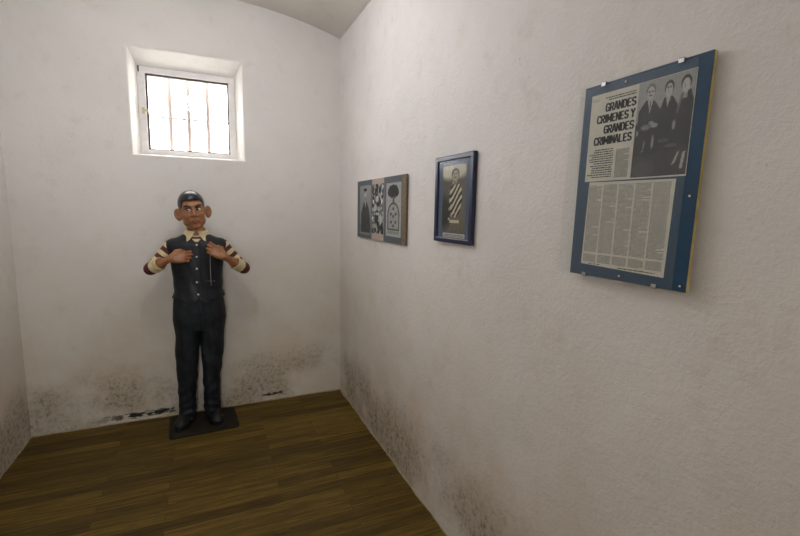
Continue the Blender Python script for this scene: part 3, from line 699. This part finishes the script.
# the body: one continuous figure under its clothes
F = Field((-0.42, 2.83, 0.04), (0.28, 3.18, 1.58), 0.0025)
F.column(torso_p, inset=0.014, k=0.01)
F.column(hip_p, inset=0.014, k=0.02)
for s in (-1, 1):
    F.column(leg_p[s], inset=0.014, k=0.02)
    F.chain([SH[s], EL[s], WR[s]], [0.036, 0.029, 0.0205], 0.012)
    F.cap(EL[s], EL[s]*0.45+WR[s]*0.55, 0.030, 0.027, 0.012)
head_shape(F)
hand(F, WR[-1], (1, -0.02, 0.10), (-0.10, 0.0, 1), (0, -1, 0.15), (0.38, 0.95, 0.8), [(0.012, 0.018, -0.006), (0.035, 0.040, -0.012), (0.058, 0.044, -0.016), (0.080, 0.036, -0.020)])
hand(F, WR[1], (-0.82, -0.02, 0.58), (0.55, 0.0, 0.83), (0.0, -1, 0.1), (0.55, 0.75, 0.65), [(0.012, 0.018, -0.006), (0.038, 0.040, -0.014), (0.060, 0.036, -0.026), (0.078, 0.022, -0.036)])
def skin_mat(c):
    L = (c-HO)@HR; m = np.zeros(len(c), int)
    lip = (((L[:, 0])/0.025)**2+((L[:, 2]+0.0703)/0.0085)**2 < 1) & (L[:, 1] > 0.072)
    m[lip] = 1; return m
body = F.mesh('statue', [M['skin'], M['lip']], None, skin_mat)
tag(body, 'painted statue of a big-eared man in a dark vest, striped sleeves and dark trousers', 'statue')

# hair
F = Field(HO-0.14, HO+0.15, 0.0022)
F.ell((0, -0.016, 0.030), (0.0765, 0.0955, 0.0890), 0.01, 'u', HR, HO)
F.ell((0, 0.012, 0.060), (0.062, 0.072, 0.050), 0.012, 'u', HR, HO)
def hairline(X, Y, Z):
    P = np.stack([X-HO[0], Y-HO[1], Z-HO[2]], -1)@HR; x, f, z = P[..., 0], P[..., 1], P[..., 2]
    fringe = 0.056-z+0.004*np.sin(x*160)*0.4            # cut straight above the forehead
    side = np.maximum(f-0.046-0.10*(z-0.02), -0.018-z+0.12*np.maximum(-f, 0)*-1.0)
    back = np.maximum(f+0.035, -0.062-z)
    comb = 0.0016*np.sin(x*420+3*np.sin(f*40))
    return np.minimum(np.minimum(fringe, side), back)+comb
F.add(hairline, HO-0.2, HO+0.2, 0.003, 'i')
hair = F.mesh('hair', M['hair'], body)
# eyes, brows
for s in (-1, 1):
    c = hp(s*0.029, 0.0720, 0.000)
    bm = bmesh.new(); bmesh.ops.create_icosphere(bm, subdivisions=5, radius=0.0140)
    R4 = Matrix([list(HR[i])+[0] for i in range(3)]+[[0, 0, 0, 1]])
    gz = Vector((-0.42, 0.90, 0.0)).normalized()
    for f_ in bm.faces:
        f_.material_index = 1 if f_.calc_center_median().normalized().dot(gz) > 0.86 else 0
    bmesh.ops.scale(bm, vec=(1.1, 1, 0.8), verts=bm.verts[:])
    bmesh.ops.transform(bm, matrix=Matrix.Translation(c)@R4, verts=bm.verts[:])
    e = from_bm('eye', bm, [M['sclera'], M['iris']], body, True)
    for nm, sg, z_, rd, mt in (('eyelid', 1, 0.0105, 0.0026, M['brow']), ('eyelid', -1, -0.0100, 0.0016, M['skin'])):
        bm = bmesh.new(); pts = [hp(s*0.029+q*0.0155, 0.0835-0.007*q*q, z_*(1-0.75*q*q)) for q in np.linspace(-1, 1, 9)]
        tube(bm, pts, [rd*(1-0.35*abs(q)) for q in np.linspace(-1, 1, 9)], 8); from_bm(nm, bm, mt, body, True)
    bm = bmesh.new(); pts = [hp(s*(0.011+0.040*q), 0.0915-0.022*q*q-0.002*q, 0.014+0.011*math.sin(q*2.3)+0.001) for q in np.linspace(0, 1, 10)]
    tube(bm, pts, [0.0032+0.0030*math.sin(math.pi*min(1, q*0.9+0.15)) for q in np.linspace(0, 1, 10)], 8); from_bm('eyebrow', bm, M['brow'], body, True)

# shirt: torso plus striped sleeves, rolled cuffs as parts
def arm_s(c, s):
    a, b = SH[s], EL[s]; d = b-a; L = np.linalg.norm(d); return ((c-a)@d)/L, L
F = Field((-0.42, 2.88, 0.90), (0.28, 3.18, 1.31), 0.0025)
F.column([r for r in torso_p if r[0] > 0.9], inset=0.005, k=0.01)
for s in (-1, 1):
    F.chain([SH[s]+np.array((-s*0.02, 0, -0.004)), SH[s], EL[s]], [0.044, 0.043, 0.036], 0.012)
    m_ = EL[s]+(WR[s]-EL[s])*0.30; F.cap(EL[s], m_, 0.037, 0.038, 0.012)
    F.ell(EL[s]+np.array((s*0.008, 0, -0.006)), (0.036, 0.036, 0.036), 0.01)
F.add(lambda X, Y, Z: 0.0012*np.sin(Z*150+X*90)*np.cos(Y*70)-0.5, (0, 0, 0), (0, 0, 0))
def shirt_mat(c):
    m = np.ones(len(c), int)*0
    for s in (-1, 1):
        t_, L = arm_s(c, s); side = (c[:, 0]*s > (BX*s+0.10))
        st = (np.floor((t_+0.03)/0.0265).astype(int) % 2 == 0)
        m[side & st] = 1
        el = side & (t_ > L-0.030); m[el] = 1
        m[side & (t_ < -0.03)] = 0
    tor = np.abs(c[:, 0]-BX) < 0.10
    m[tor & (np.floor(c[:, 2]/0.016).astype(int) % 2 == 0) & (c[:, 2] < 1.262)] = 1
    return m
F.mesh('shirt', [M['cream'], M['maroon']], body, shirt_mat)
for s in (-1, 1):
    ax = unit(WR[s]-EL[s]); a_ = EL[s]+ax*0.026; b_ = EL[s]+ax*0.088
    F = Field(np.minimum(a_, b_)-0.07, np.maximum(a_, b_)+0.07, 0.0022)
    def cuff(X, Y, Z, a_=a_, b_=b_, ax=ax):
        P = np.stack([X-a_[0], Y-a_[1], Z-a_[2]], -1); t_ = P@ax; rad = np.sqrt(np.maximum((P**2).sum(-1)-t_**2, 0)); L = 0.064
        rr_ = 0.042+0.0016*np.sin(t_*160)-0.03*(t_-0.0)*0.1
        return np.maximum(np.maximum(rad-rr_, -t_), t_-L)
    F.add(cuff, a_-0.2, a_+0.2, 0.004)
    F.F = F.F
    def bore(X, Y, Z, a_=a_, ax=ax):
        P = np.stack([X-a_[0], Y-a_[1], Z-a_[2]], -1); t_ = P@ax; rad = np.sqrt(np.maximum((P**2).sum(-1)-t_**2, 0))
        return np.maximum(rad-0.034, 0.044-t_)
    F.add(bore, a_-0.2, a_+0.2, 0.004, 's')
    F.mesh('cuff', M['cream'], body)
# collar
def collar_shape(X, Y, Z):
    x = (X-BX); f = -(Y-BY); ax_ = np.abs(x)
    r = np.sqrt((x/1.02)**2+((f+0.002)/1.0)**2)
    top = 1.306-0.012*np.clip(f/0.06, -1, 1)
    R0 = 0.0555+(top-Z)*0.62                           # leaf flares out downwards
    shell = np.abs(r-R0)-0.0042
    # lower edge: short at the back, two points in front
    pt_ = np.exp(-((ax_-0.060)/0.030)**2)
    low = np.where(f > 0, 1.262-0.030*pt_, 1.262)
    gap = np.where(f > 0, (0.006+(top-Z)*0.62)-ax_, -1)
    return np.maximum(np.maximum(shell, Z-top), np.maximum(low-Z, gap))
F = Field((-0.18, 2.94, 1.21), (0.05, 3.15, 1.33), 0.0018)
F.add(collar_shape, (-1, 0, 0), (1, 5, 5), 0.002)
F.mesh('collar', M['cream'], body)

# vest
F = Field((-0.26, 2.90, 0.80), (0.14, 3.20, 1.30), 0.0025)
def vfold(X, Y, Z):
    fr_ = np.clip((3.05-Y)/0.05, 0, 1)
    return -0.0025*np.exp(-((X-BX-0.010)/0.010)**2)*fr_+0.0014*np.sin((Z*55+X*18))*np.exp(-((Z-0.93)/0.06)**2)+0.0008*np.sin(X*95+Z*30)
vest_p = [(z, cx, cy, w+0.002+(0.006 if z < 0.9 else 0), d+0.002+(0.006 if z < 0.9 else 0)) for z, cx, cy, w, d in torso_p if z < 1.287]
F.column(vest_p, k=0.01, extra=vfold)
for s in (-1, 1): F.ell(SH[s]+np.array((-s*0.010, 0, 0.002)), (0.046, 0.056, 0.050), 0.02)
def hem(X, Y, Z):
    x = X-BX; ax_ = np.abs(x); fr_ = (Y < BY)
    hz = np.where(fr_, 0.872-0.034*np.exp(-((ax_-0.048)/0.040)**2)+0.010*np.exp(-(x/0.008)**2), 0.868)
    return hz-Z
F.add(hem, (-1, 0, 0), (1, 5, 2), 0.003, 'i')
F.add(lambda X, Y, Z: np.maximum(np.abs(X-BX)-(Z-1.222)*0.95, (Y-3.06)), (-1, 0, 0), (1, 5, 2), 0.004, 's')
for s in (-1, 1):                                       # armholes
    a_ = SH[s]; F.cap(a_+np.array((s*0.066, 0, -0.040)), a_+np.array((s*0.12, 0, -0.080)), 0.047, 0.05, 0.004, 's')
vest = F.mesh('vest', M['vest'], body)
def chest_y(z):
    pr = np.array(vest_p); return BY-np.interp(z, pr[:, 0], pr[:, 4])-0.0025
for x, z in ((-.065, 1.213), (-.068, 1.140), (-.070, 1.066), (-.073, .980), (-.068, .902)):
    bm = bmesh.new(); y = chest_y(z)
    tube(bm, [(x, y+0.004, z), (x, y-0.003, z), (x, y-0.0045, z)], [0.0058, 0.0058, 0.0035], 12); from_bm('button', bm, M['button'], vest, True)
bm = bmesh.new(); box(bm, (-0.022, chest_y(0.985)+0.002, 0.976), (0.035, chest_y(0.985)+0.010, 0.986)); bevel(bm, 0.002); from_bm('pocket_welt', bm, M['vest'], vest)

# trousers
F = Field((-0.26, 2.90, 0.03), (0.13, 3.20, 0.96), 0.0028)
for s in (-1, 1):
    def folds(X, Y, Z, s=s):
        lowf = np.exp(-((Z-0.11)/0.07)**2)
        return 0.0040*np.sin(Z*115+X*30*s+2*np.sin(Y*40))*lowf+0.0022*np.sin(Z*42+X*22)*np.exp(-((Z-0.36)/0.12)**2)+0.0022*np.sin(X*110+Z*8)+0.0030*np.sin(Z*26+X*45*s+1)*np.exp(-((Z-0.60)/0.15)**2)+0.002*np.sin(Z*70-X*60)*np.exp(-((Z-0.25)/0.12)**2)
    F.column(leg_p[s], k=0.007, extra=folds, p=2.1)
F.column(hip_p, k=0.016, extra=lambda X, Y, Z: 0.0018*np.sin(X*120+Z*14)-0.0*X)
F.mesh('trousers', M['trouser'], body)

# shoes
PL = 0.012
for s, heel, toe in ((-1, (-0.160, 3.115), (-0.212, 2.962)), (1, (-0.020, 3.115), (0.022, 2.955))):
    hx, hy = heel; tx, ty = toe; d = unit((tx-hx, ty-hy, 0)); sx = np.array((-d[1], d[0], 0.0))
    O = np.array((hx, hy, PL)); L = math.hypot(tx-hx, ty-hy)
    F = Field((min(hx, tx)-0.08, min(hy, ty)-0.06, PL), (max(hx, tx)+0.08, hy+0.06, PL+0.13), 0.0025)
    P = lambda a, b, c: O+d*a+sx*b+np.array((0, 0, c))
    F.cap(P(0.03, 0, 0.040), P(0.03, 0, 0.100), 0.036, 0.040, 0.02)
    F.cap(P(0.015, 0, 0.036), P(0.10, 0, 0.034), 0.034, 0.036, 0.03)
    F.ell((L-0.040, 0, 0.026), (0.060, 0.044, 0.027), 0.02, 'u', np.stack([d, sx, (0, 0, 1)], 1), O)
    F.cap(P(0.06, 0, 0.070), P(0.13, 0, 0.045), 0.026, 0.020, 0.03)
    F.add(lambda X, Y, Z: -(Z-(PL+0.010)), (-1, 0, 0), (1, 5, 2), 0.002, 'i')
    sh = F.mesh('shoe', M['shoe'], body)
    bm = bmesh.new(); n = 40; prof = []
    for q in range(n):
        a = 2*math.pi*q/n; ca, sa = math.cos(a), math.sin(a)
        wid = 0.039 if ca < 0 else 0.047
        cx_ = L*0.5+ca*(L*0.5+0.030-(0.004 if ca > 0 else 0)); prof.append(O+d*cx_+sx*sa*wid*(1-0.15*math.exp(-((cx_-0.06)/0.03)**2)))
    lo_ = [bm.verts.new((p[0], p[1], PL)) for p in prof]; hi_ = [bm.verts.new((p[0], p[1], PL+0.013)) for p in prof]
    bm.faces.new(lo_); bm.faces.new(hi_)
    for q in range(n): bm.faces.new((lo_[q], lo_[(q+1) % n], hi_[(q+1) % n], hi_[q]))
    from_bm('sole', bm, M['sole'], sh)
    bm = bmesh.new()
    for q in range(4):
        a = 0.070+q*0.017; zt = 0.098-q*0.0095
        tube(bm, [P(a, -0.016, zt-0.006), P(a+0.002, 0, zt), P(a, 0.016, zt-0.006)], 0.0022, 6)
    from_bm('laces', bm, M['sole'], sh)

# string hanging from the raised hand
bm = bmesh.new()
tube(bm, [(0.012, 2.912, 1.195), (0.009, 2.915, 1.165), (0.008, 2.928, 1.12), (0.0075, 2.936, 1.05), (0.008, 2.940, 0.975), (0.0085, 2.9405, 0.955)], 0.0019, 8)
st = from_bm('string', bm, M['string'], None, True)
tag(st, 'thin pale grey string hanging from the statue\'s raised hand over its vest', 'string')

# plate under the shoes
bm = bmesh.new(); pts = [(-0.268, 2.872), (0.150, 2.893), (0.128, 3.205), (-0.284, 3.190)]
b_ = [bm.verts.new((x, y, 0.0)) for x, y in pts]; bm.faces.new(b_)
bmesh.ops.bevel(bm, geom=bm.verts[:], offset=0.035, segments=6, profile=0.5, affect='VERTICES')
r_ = bmesh.ops.extrude_face_region(bm, geom=bm.faces[:]); bmesh.ops.translate(bm, verts=[v for v in r_['geom'] if isinstance(v, bmesh.types.BMVert)], vec=(0, 0, PL))
bmesh.ops.recalc_face_normals(bm, faces=bm.faces[:]); bevel(bm, 0.002, 2, 1.0)
pl = from_bm('base_plate', bm, M['plate'])
tag(pl, 'dark rounded rectangular plate on the wooden floor under the statue\'s shoes', 'plate')
